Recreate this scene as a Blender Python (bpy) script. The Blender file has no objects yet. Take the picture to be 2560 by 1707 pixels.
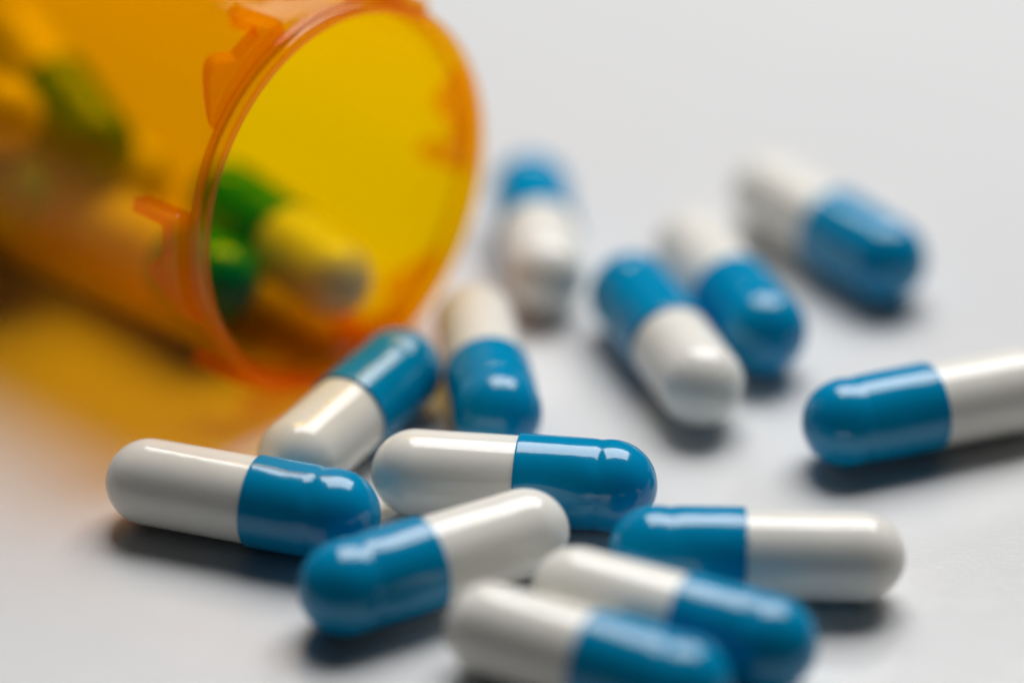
import bpy, bmesh, math, random
from mathutils import Vector, Matrix
R = math.radians
MM = 0.001
scene = bpy.context.scene
col = scene.collection

# ------------------------------------------------------------------ camera
PITCH, DIST = R(29), 300.0
cam_d = bpy.data.cameras.new('camera')
cam = bpy.data.objects.new('camera', cam_d)
col.objects.link(cam)
cam.location = (0, -DIST * math.cos(PITCH) * MM, DIST * math.sin(PITCH) * MM)
cam.rotation_euler = (R(90) - PITCH, 0, 0)
cam_d.sensor_width = 36
cam_d.lens = 125.8
cam_d.clip_start = 0.01
cam_d.clip_end = 20
cam_d.dof.use_dof = True
cam_d.dof.focus_distance = 0.2715
cam_d.dof.aperture_fstop = 5.8
scene.camera = cam

# ------------------------------------------------------------------ render look
scene.view_settings.view_transform = 'Standard'
scene.view_settings.look = 'None'
scene.view_settings.exposure = 0
scene.view_settings.gamma = 1
scene.render.engine = 'CYCLES'
cy = scene.cycles
cy.use_denoising = True
cy.max_bounces = 24
cy.transmission_bounces = 20
cy.transparent_max_bounces = 24
cy.diffuse_bounces = 6
cy.glossy_bounces = 8
cy.volume_bounces = 2
cy.caustics_refractive = True
cy.caustics_reflective = True
cy.blur_glossy = 0.2
cy.sample_clamp_indirect = 12

# ------------------------------------------------------------------ light: one softbox behind the pills, dim room
world = bpy.data.worlds.new('World')
scene.world = world
world.use_nodes = True
bg = world.node_tree.nodes['Background']
bg.inputs[0].default_value = (0.85, 0.92, 1.0, 1)
bg.inputs[1].default_value = 0.012

def softbox(name, elev, azim, dist, w, h, power, colr, yaw=0):
    ld = bpy.data.lights.new(name, 'AREA')
    ld.shape = 'RECTANGLE'
    ld.size, ld.size_y = w, h
    ld.energy = power
    ld.color = colr
    lo = bpy.data.objects.new(name, ld)
    col.objects.link(lo)
    d = Vector((math.sin(azim) * math.cos(elev), math.cos(azim) * math.cos(elev), math.sin(elev)))
    lo.location = d * dist
    lo.rotation_euler = (Matrix.Rotation(yaw, 3, 'Z') @ d.to_track_quat('Z', 'Y').to_matrix()).to_euler()
    return lo
softbox('softbox', R(57.5), R(22), 0.62, 0.52, 0.38, 6.1, (1.0, 0.985, 0.97), R(30))

# ------------------------------------------------------------------ materials
def new_mat(name):
    m = bpy.data.materials.new(name)
    m.use_nodes = True
    nt = m.node_tree
    nt.nodes.clear()
    return m, nt, nt.nodes, nt.links

def noise(nt, scale, detail=3, rough=0.5, vec=None):
    n = nt.nodes.new('ShaderNodeTexNoise')
    n.inputs['Scale'].default_value = scale
    n.inputs['Detail'].default_value = detail
    n.inputs['Roughness'].default_value = rough
    if vec: nt.links.new(vec, n.inputs['Vector'])
    return n

def ramp(nt, src, stops):
    r = nt.nodes.new('ShaderNodeValToRGB')
    e = r.color_ramp.elements
    while len(e) < len(stops): e.new(0.5)
    for k, (p, c) in enumerate(stops):
        e[k].position = p
        e[k].color = c if len(c) == 4 else (*c, 1)
    nt.links.new(src, r.inputs[0])
    return r

def table_mat():
    m, nt, N, L = new_mat('white_table_laminate')
    out = N.new('ShaderNodeOutputMaterial')
    p = N.new('ShaderNodeBsdfPrincipled')
    tc = N.new('ShaderNodeTexCoord')
    n1 = noise(nt, 9.0, 4, 0.6, tc.outputs['Object'])
    c = ramp(nt, n1.outputs[0], [(0.35, (0.655, 0.66, 0.67)), (0.65, (0.68, 0.685, 0.692))])
    L.new(c.outputs[0], p.inputs['Base Color'])
    n3 = noise(nt, 60.0, 4, 0.6, tc.outputs['Object'])
    rr = N.new('ShaderNodeMapRange')
    rr.inputs[3].default_value = 0.09; rr.inputs[4].default_value = 0.13
    p.inputs['IOR'].default_value = 1.65
    L.new(n3.outputs[0], rr.inputs[0]); L.new(rr.outputs[0], p.inputs['Roughness'])
    n2 = noise(nt, 2600.0, 3, 0.65, tc.outputs['Object'])
    n4 = noise(nt, 350.0, 2, 0.5, tc.outputs['Object'])
    ad = N.new('ShaderNodeMath'); ad.operation = 'ADD'
    L.new(n2.outputs[0], ad.inputs[0]); L.new(n4.outputs[0], ad.inputs[1])
    b = N.new('ShaderNodeBump')
    b.inputs['Strength'].default_value = 0.5
    b.inputs['Distance'].default_value = 0.000045
    L.new(ad.outputs[0], b.inputs['Height']); L.new(b.outputs[0], p.inputs['Normal'])
    L.new(p.outputs[0], out.inputs[0])
    return m

def gelatin(name, c1, c2, rough, sss, speck, ior=1.45):
    m, nt, N, L = new_mat(name)
    out = N.new('ShaderNodeOutputMaterial')
    p = N.new('ShaderNodeBsdfPrincipled')
    tc = N.new('ShaderNodeTexCoord')
    oi = N.new('ShaderNodeObjectInfo')
    vadd = N.new('ShaderNodeVectorMath'); vadd.operation = 'ADD'
    L.new(tc.outputs['Object'], vadd.inputs[0]); L.new(oi.outputs['Random'], vadd.inputs[1])
    V = vadd.outputs[0]
    n1 = noise(nt, 260.0, 4, 0.6, V)
    c = ramp(nt, n1.outputs[0], [(0.3, c1), (0.7, c2)])
    # rare dark dust specks
    vo = N.new('ShaderNodeTexVoronoi'); vo.inputs['Scale'].default_value = 620.0
    L.new(V, vo.inputs['Vector'])
    lt = N.new('ShaderNodeMath'); lt.operation = 'LESS_THAN'; lt.inputs[1].default_value = 0.085
    L.new(vo.outputs['Distance'], lt.inputs[0])
    sep = N.new('ShaderNodeSeparateColor'); L.new(vo.outputs['Color'], sep.inputs[0])
    g = N.new('ShaderNodeMath'); g.operation = 'GREATER_THAN'; g.inputs[1].default_value = 1 - speck
    L.new(sep.outputs[0], g.inputs[0])
    mu = N.new('ShaderNodeMath'); mu.operation = 'MULTIPLY'
    L.new(lt.outputs[0], mu.inputs[0]); L.new(g.outputs[0], mu.inputs[1])
    mx = N.new('ShaderNodeMix'); mx.data_type = 'RGBA'
    L.new(mu.outputs[0], mx.inputs[0]); L.new(c.outputs[0], mx.inputs[6])
    mx.inputs[7].default_value = (0.10, 0.085, 0.07, 1)
    L.new(mx.outputs[2], p.inputs['Base Color'])
    p.inputs['Roughness'].default_value = rough
    p.inputs['IOR'].default_value = ior
    p.inputs['Subsurface Weight'].default_value = sss
    p.inputs['Subsurface Radius'].default_value = (1.0, 0.8, 0.6)
    p.inputs['Subsurface Scale'].default_value = 0.0012
    n2 = noise(nt, 420.0, 2, 0.5, V)
    b = N.new('ShaderNodeBump'); b.inputs['Strength'].default_value = 0.35
    b.inputs['Distance'].default_value = 0.00006
    L.new(n2.outputs[0], b.inputs['Height'])
    n3 = noise(nt, 3200.0, 2, 0.6, V)
    b2 = N.new('ShaderNodeBump'); b2.inputs['Strength'].default_value = 0.25
    b2.inputs['Distance'].default_value = 0.000008
    L.new(n3.outputs[0], b2.inputs['Height']); L.new(b.outputs[0], b2.inputs['Normal'])
    L.new(b2.outputs[0], p.inputs['Normal'])
    L.new(p.outputs[0], out.inputs[0])
    return m

def amber_wall(name, tg, haze, ior, hcol=(1.0, 0.56, 0.0), rough=0.06):
    """thin clear amber wall: each face lets light straight through, tinted by the length of the path
    in the wall, with a little milky scatter and a fresnel sheen"""
    m, nt, N, L = new_mat(name)
    out = N.new('ShaderNodeOutputMaterial')
    lw = N.new('ShaderNodeLayerWeight'); lw.inputs['Blend'].default_value = 0.5
    def M(op, a, b=None):
        n = N.new('ShaderNodeMath'); n.operation = op
        for k, v in enumerate((a, b)):
            if v is None: continue
            if isinstance(v, (int, float)): n.inputs[k].default_value = v
            else: L.new(v, n.inputs[k])
        return n.outputs[0]
    c = M('SUBTRACT', 1.0, lw.outputs['Facing'])
    sin2 = M('MULTIPLY', M('SUBTRACT', 1.0, M('MULTIPLY', c, c)), 1 / 1.5 ** 2)
    k = M('DIVIDE', 1.0, M('SQRT', M('SUBTRACT', 1.0, sin2)))
    comb = N.new('ShaderNodeCombineColor')
    for ch, t in enumerate((0.992, tg, 0.012)):
        L.new(M('POWER', t, k), comb.inputs[ch])
    tp = N.new('ShaderNodeBsdfTransparent'); L.new(comb.outputs[0], tp.inputs[0])
    tr = N.new('ShaderNodeBsdfTranslucent'); tr.inputs['Color'].default_value = (*hcol, 1)
    df = N.new('ShaderNodeBsdfDiffuse'); df.inputs['Color'].default_value = (*hcol, 1)
    hz = N.new('ShaderNodeMixShader'); hz.inputs[0].default_value = 0.15
    L.new(tr.outputs[0], hz.inputs[1]); L.new(df.outputs[0], hz.inputs[2])
    mx = N.new('ShaderNodeMixShader'); mx.inputs[0].default_value = haze
    L.new(tp.outputs[0], mx.inputs[1]); L.new(hz.outputs[0], mx.inputs[2])
    tc = N.new('ShaderNodeTexCoord')
    n = noise(nt, 130.0, 2, 0.5, tc.outputs['Object'])
    b = N.new('ShaderNodeBump'); b.inputs['Strength'].default_value = 0.3
    b.inputs['Distance'].default_value = 0.00006
    L.new(n.outputs[0], b.inputs['Height'])
    g = N.new('ShaderNodeBsdfGlossy'); g.inputs['Roughness'].default_value = rough
    L.new(b.outputs[0], g.inputs['Normal'])
    fres = M('ADD', ior, M('MULTIPLY', 0.5, M('POWER', lw.outputs['Facing'], 5.0)))
    mg = N.new('ShaderNodeMixShader')
    L.new(fres, mg.inputs[0]); L.new(mx.outputs[0], mg.inputs[1]); L.new(g.outputs[0], mg.inputs[2])
    L.new(mg.outputs[0], out.inputs['Surface'])
    return m

M_TABLE = table_mat()
M_BLUE = gelatin('blue_gelatin', (0.0, 0.232, 0.445), (0.0, 0.252, 0.485), 0.12, 0.0, 0.004)
M_WHITE = gelatin('white_gelatin', (0.77, 0.757, 0.705), (0.81, 0.797, 0.745), 0.12, 0.35, 0.06)
M_AMBER = amber_wall('amber_plastic_wall', 0.822, 0.10, 0.014)
M_LIP = amber_wall('amber_plastic_lip', 0.80, 0.10, 0.035, (1.0, 0.46, 0.0), 0.05)
M_EDGE = amber_wall('amber_plastic_edge', 0.66, 0.24, 0.02, (1.0, 0.52, 0.0), 0.12)
M_LUG = amber_wall('amber_plastic_lug', 0.84, 0.12, 0.012, (1.0, 0.55, 0.0), 0.08)

# ------------------------------------------------------------------ helpers
def mesh_obj(name, verts, faces, mat, parent=None, smooth=True, mesh_name=None):
    me = bpy.data.meshes.new(mesh_name or name)
    me.from_pydata([Vector(v) * MM for v in verts], [], faces)
    me.validate(); me.update()
    bm = bmesh.new(); bm.from_mesh(me)
    bmesh.ops.recalc_face_normals(bm, faces=bm.faces)
    bm.to_mesh(me); bm.free()
    if smooth:
        for p in me.polygons: p.use_smooth = True
    me.materials.append(mat)
    o = bpy.data.objects.new(name, me)
    col.objects.link(o)
    if parent: o.parent = parent
    return o

def lathe(profile, seg, closed=False, wob=None):
    """profile: (x, r) along +X; closed=True joins last to first (a ring). Poles where r == 0."""
    verts, rings = [], []
    for (x, r) in profile:
        if r <= 1e-6:
            rings.append([len(verts)]); verts.append((x, 0, 0))
        else:
            ring = []
            for k in range(seg):
                a = 2 * math.pi * k / seg
                rr = r + (wob(x, a) if wob else 0)
                ring.append(len(verts)); verts.append((x, rr * math.cos(a), rr * math.sin(a)))
            rings.append(ring)
    faces = []
    pairs = list(zip(rings, rings[1:])) + ([(rings[-1], rings[0])] if closed else [])
    for A, B in pairs:
        for k in range(seg):
            k2 = (k + 1) % seg
            if len(A) == 1 and len(B) == 1: continue
            if len(A) == 1: faces.append((A[0], B[k], B[k2]))
            elif len(B) == 1: faces.append((A[k], B[0], A[k2]))
            else: faces.append((A[k], B[k], B[k2], A[k2]))
    return verts, faces

# ------------------------------------------------------------------ table
t = mesh_obj('table', [(-700, -110, 0), (700, -110, 0), (700, 800, 0), (-700, 800, 0),
                       (-700, -110, -25), (700, -110, -25), (700, 800, -25), (-700, 800, -25)],
             [(0, 1, 2, 3), (7, 6, 5, 4), (0, 4, 5, 1), (1, 5, 6, 2), (2, 6, 7, 3), (3, 7, 4, 0)], M_TABLE, smooth=False)
t['kind'] = 'structure'
t['label'] = 'smooth white table top under the spilled capsules'

# ------------------------------------------------------------------ capsules
CR, HALF = 3.58, 7.5          # cap radius, half distance between the dome centres (mm)
def cap_mesh(seed, seam):
    rnd = random.Random(seed)
    ph = rnd.uniform(0, 6.28); dep = rnd.uniform(0.035, 0.06); nd = rnd.choice((2, 3, 4, 6)); gx = rnd.uniform(0.8, 1.7)
    dx = rnd.uniform(0.5, 1.0)
    dimp = [(rnd.uniform(0, 6.28), rnd.uniform(2.2, 4.5), rnd.uniform(0.02, 0.05)) for _ in range(3)]
    prof = []
    for k in range(0, 19):
        a = math.pi / 2 * k / 18
        prof.append((-HALF - CR * 1.0 * math.cos(a), CR * 0.995 * math.sin(a)))
    x = -HALF
    while x < seam - 0.15:
        x += 0.16
        prof.append((x, CR * (0.995 + 0.005 * (x + HALF) / HALF)))
    prof += [(seam + 0.045, CR - 0.012), (seam + 0.075, CR - 0.05), (seam + 0.08, CR - 0.15), (seam - 0.1, CR - 0.205), (seam - 0.9, CR - 0.215)]
    def wob(x, a):
        u = x + HALF
        if x > seam: return 0
        g = -dep * math.exp(-((u - gx) / 0.34) ** 2)                       # locking ring
        g += -(dep * 1.6) * (0.5 + 0.5 * math.cos(nd * (a + ph))) * math.exp(-((u - gx) / 0.55) ** 2)
        g += -0.035 * math.exp(-((u - gx - dx) / 0.9) ** 2) * (0.5 + 0.5 * math.cos(3 * a + ph))
        for (da, du, dd) in dimp:
            w = (a - da + math.pi) % (2 * math.pi) - math.pi
            g -= dd * math.exp(-(w / 0.35) ** 2 - ((u - du) / 1.1) ** 2)
        return g if u > -1.5 else 0
    return lathe(prof, 96, wob=wob)

def body_mesh():
    r = CR - 0.20
    prof = [(-3.0, 0.0), (-3.0, r - 0.2), (-2.8, r - 0.02)]
    for k in range(0, 26):
        prof.append((-2.4 + (HALF + 2.4) * k / 26, r * (1 - 0.006 * k / 26)))
    for k in range(0, 19):
        a = math.pi / 2 * k / 18
        rr = r * 0.994
        prof.append((HALF + (rr + 0.12) * math.sin(a), rr * math.cos(a) if k < 18 else 0.0))
    return lathe(prof, 96, wob=lambda x, a: -0.02 * math.exp(-((x - 5.5) / 1.5) ** 2) * (0.5 + 0.5 * math.cos(2 * a)) if x > 1 else 0)

body_data = mesh_obj('body', *body_mesh(), M_WHITE).data
for o in [o for o in col.objects if o.data == body_data]:
    bpy.data.objects.remove(o)

def capsule(name_group, label, centre, axis, roll, seed, seam):
    """axis points from the blue dome to the white dome; seam = how far the cap reaches past the middle"""
    root = bpy.data.objects.new('capsule', None)
    root.empty_display_size = 0.004
    col.objects.link(root)
    ax = Vector(axis).normalized()
    q = Vector((1, 0, 0)).rotation_difference(ax).to_matrix().to_4x4()
    root.matrix_world = Matrix.Translation(Vector(centre) * MM) @ q @ Matrix.Rotation(roll, 4, 'X')
    root['label'] = label; root['category'] = 'capsule'; root['group'] = name_group
    mesh_obj('cap', *cap_mesh(seed + 11, seam), M_BLUE, root)
    b = bpy.data.objects.new('body', body_data)
    col.objects.link(b); b.parent = root
    return root

GS = 'blue and white capsules spilled on the table'
# centre x, y (mm), heading of the white end (degrees), lift of white end (mm), roll, label
SPILLED = [
 (-20.5, -31.0, 160.9, 0.6, -1.2, 'leftmost sharp capsule with its white end beside the amber light patch'),
 (0.1, -28.2, 171.8, 2.5, -0.4, 'sharp capsule lying crosswise in the middle, white end left and blue end right'),
 (-5.6, -39.7, 30.5, 1.1, -0.8, 'capsule in front of the middle one, blue end low left and white end up right'),
 (18.1, -39.0, -1.4, 2.2, -1.0, 'level capsule at lower right with blue end left and white end right'),
 (33.3, -17.1, 20.8, 0.4, -0.2, 'capsule cut off by the right edge, blue end pointing left'),
 (11.5, -47.4, 153.0, 3.4, -0.9, 'blurred capsule below the level one, blue end at the lower right'),
 (5.2, -52.4, 151.5, 1.9, -0.3, 'nearest capsule, cut off by the bottom edge, blurred'),
 (-12.8, -18.3, -118.6, 1.0, 0.3, 'capsule just under the vial mouth with blue end far and white end near'),
 (-2.1, -10.8, 97.4, 4.2, -1.4, 'capsule before the vial mouth, dented blue end toward the viewer, white end away'),
 (2.3, 12.9, -85.4, 5.0, 0.3, 'blurred capsule beyond the vial mouth, far blue tip and white body toward the viewer'),
 (12.6, -6.2, -71.0, 0.2, 1.1, 'left one of the touching pair, white end toward the viewer'),
 (18.1, 2.2, 108.7, 2.9, -0.8, 'right one of the touching pair, blue end toward the viewer'),
 (27.3, 13.9, 124.8, 5.7, -0.5, 'blurred capsule at upper right with its white end away'),
]
for i, (x, y, hd, roll, seam, lab) in enumerate(SPILLED):
    k = 1.03 if i in (10, 11, 12) else 1.0          # these three closed a touch longer and fuller
    c = capsule(GS, lab, (x, y, CR * k + 0.02), (math.cos(R(hd)), math.sin(R(hd)), -0.006), roll, i, seam)
    c.scale = (k, k, k)

# ------------------------------------------------------------------ amber vial lying on its side
BETA, EPS = R(48.0), R(1.1)
VC = Vector((-12.97, -6.6, 16.70))
n_ax = Vector((math.sin(BETA) * math.cos(EPS), -math.cos(BETA) * math.cos(EPS), math.sin(EPS)))
s_ax = Vector((-math.cos(BETA), -math.sin(BETA), 0))          # toward the viewer's left
u_ax = s_ax.cross(n_ax) * 1.0
if u_ax.z < 0: u_ax = -u_ax
vial = bpy.data.objects.new('prescription_vial', None)
vial.empty_display_size = 0.01
col.objects.link(vial)
vial['label'] = 'clear amber plastic pill vial lying open on its side with capsules inside'
vial['category'] = 'pill bottle'
# vial frame: X = depth behind the mouth, so position = VC - n*t + r(cos f * up + sin f * left)
RM = Matrix(((-n_ax.x, u_ax.x, s_ax.x), (-n_ax.y, u_ax.y, s_ax.y), (-n_ax.z, u_ax.z, s_ax.z))).to_4x4()
vial.matrix_world = Matrix.Translation(VC * MM) @ RM
def in_vial(t, phi, rho):
    return VC - n_ax * t + u_ax * (rho * math.cos(R(phi))) + s_ax * (rho * math.sin(R(phi)))

RL = 16.2                       # lip radius
RO, RI = 15.75, 14.75           # wall
LEN = 68.0
shell_prof = [(1.83, RI + 0.15), (1.8, RO - 0.1), (1.82, RO), (6.1, RO), (6.35, RO + 0.08), (6.6, RO + 0.12), (12, RO + 0.12), (LEN - 1.0, RO - 0.1), (LEN - 0.3, RO - 0.35), (LEN, RO - 1.0), (LEN, 0.0)]
inner_prof = [(LEN - 1.3, 0.0), (LEN - 1.3, RI - 1.2), (LEN - 1.6, RI - 0.5), (LEN - 2.4, RI - 0.25), (30, RI - 0.1), (5.5, RI), (4.0, RI + 0.05)]
v1, f1 = lathe(shell_prof + inner_prof, 160, closed=True)
shell = mesh_obj('shell', v1, f1, M_AMBER, vial)

lipp = [(1.78, RI + 0.12), (1.2, RL - 1.22), (0.6, RL - 1.12), (0.25, RL - 1.0), (0.10, RL - 0.92), (0.03, RL - 0.82), (0.0, RL - 0.7), (0.0, RL - 0.42), (0.02, RL - 0.33), (0.06, RL - 0.24),
        (0.13, RL - 0.14), (0.22, RL - 0.06), (0.34, RL - 0.02), (0.5, RL), (0.9, RL), (1.0, RL - 0.02), (1.06, RL - 0.07), (1.12, RL - 0.07), (1.18, RL - 0.02), (1.3, RL), (1.42, RL - 0.02), (1.48, RL - 0.06), (1.54, RL - 0.02),
        (1.64, RL - 0.02), (1.72, RL - 0.07), (1.77, RL - 0.2), (1.785, RO - 0.1)]
v2, f2 = lathe(lipp, 160, closed=True)
lip = mesh_obj('lip', v2, f2, M_LIP, vial)
lip.data.materials.append(M_EDGE)
for p in lip.data.polygons:                 # the rim face and the inner corner look deep orange edge-on
    if p.center.x < 0.00016: p.material_index = 1

def lug_mesh(phi0):
    """locking lug: an axial stop, then a fin that widens and dies out round the neck"""
    T0, rb, H = 1.95, RO - 0.05, RL + 1.05
    secs = []   # (dphi, t_end, r_top)
    secs += [(0.0, 6.6, H - 0.25), (0.35, 6.95, H), (3.7, 6.95, H), (4.05, 6.8, H - 0.2)]
    secs += [(4.3, 3.75, H - 0.12)]
    d = 5.5
    while d < 14: secs.append((d, 3.7, H - 0.12)); d += 1.2
    secs += [(14.6, 3.75, H - 0.1), (15.6, 4.3, H - 0.1), (16.6, 5.0, H - 0.1), (17.8, 5.3, H - 0.12), (19, 5.35, H - 0.14), (20.5, 5.25, H - 0.16), (22.5, 4.95, H - 0.2),
             (25, 4.45, H - 0.26), (27.5, 3.9, H - 0.34), (30, 3.35, H - 0.44), (32.5, 2.85, H - 0.62), (34.5, 2.45, H - 0.85), (35.5, 2.2, RO + 0.12)]
    verts, faces = [], []
    for (dp, te, rt) in secs:
        a = R(phi0 + dp); c = 0.14
        te = max(te, T0 + 0.35)
        sec = [(T0, rb), (T0, rt - c), (T0 + c * 0.35, rt - c * 0.35), (T0 + c, rt), (te - c * 1.6, rt), (te - c * 0.5, rt - c * 0.5), (te, rt - c * 1.6), (te, rb)]
        for (tt, rr) in sec: verts.append((tt, rr * math.cos(a), rr * math.sin(a)))
    for i in range(len(secs) - 1):
        for k in range(8):
            k2 = (k + 1) % 8
            faces.append((i * 8 + k, i * 8 + k2, i * 8 + 8 + k2, i * 8 + 8 + k))
    faces.append(tuple(range(8))); m = (len(secs) - 1) * 8
    faces.append(tuple(range(m + 7, m - 1, -1)))
    return verts, faces
lug0 = mesh_obj('locking_lug', *lug_mesh(0), M_LUG, vial, smooth=False)
lug0.data.materials.append(M_EDGE)
for p in lug0.data.polygons:                # side faces are seen along the fin, so deep orange; the top is thin and clear
    rad = Vector((0, p.center.y, p.center.z)).normalized()
    p.use_smooth = False
    if abs(p.normal.dot(rad)) < 0.45: p.material_index = 1
for k in range(6):
    o = lug0 if k == 0 else lug0.copy()
    if k: col.objects.link(o); o.parent = vial
    o.rotation_euler = (R(16 + 60 * k), 0, 0)

# capsules inside the vial: (depth, angle, radius from axis) of the blue dome centre and the white dome centre
GV = 'capsules inside the amber vial'
INSIDE = [
 ((20.6, -147, 11.0), (6.2, -161, 11.0), 0.7, 'capsule inside the vial nearest its mouth, white end showing'),
 ((13.0, 165.5, 11.0), (28.2, 171, 11.0), 2.0, 'capsule inside the vial behind the lip, blue end toward the mouth'),
 ((30.5, 178, 4.6), (44.5, -85, 3.5), 3.3, 'dark blurred capsule on top of the pile inside the vial, blue end toward the mouth'),
 ((50.6, 168, 10.9), (35.8, 170, 10.9), 4.4, 'capsule deep in the vial at the bottom of the pile'),
 ((46.5, -150, 10.9), (31.5, -152, 10.9), 1.4, 'capsule on the far side of the vial, hidden behind the pile'),
 ((48.5, 100, 8.0), (34.0, 92, 7.2), 2.4, 'capsule high in the pile at far left, white end glowing through amber'),
 ((32.5, 130, 10.9), (47.5, 130, 10.9), 0.4, 'capsule low against the near wall at far left, under the glowing white end'),
]
for i, (b, w, roll, lab) in enumerate(INSIDE):
    pb, pw = in_vial(*b), in_vial(*w)
    capsule(GV, lab, (pb + pw) / 2, pw - pb, roll, i + 22, (0.6, -2.6, 0.6, 0.0, 0.3, -0.5, 0.0)[i])
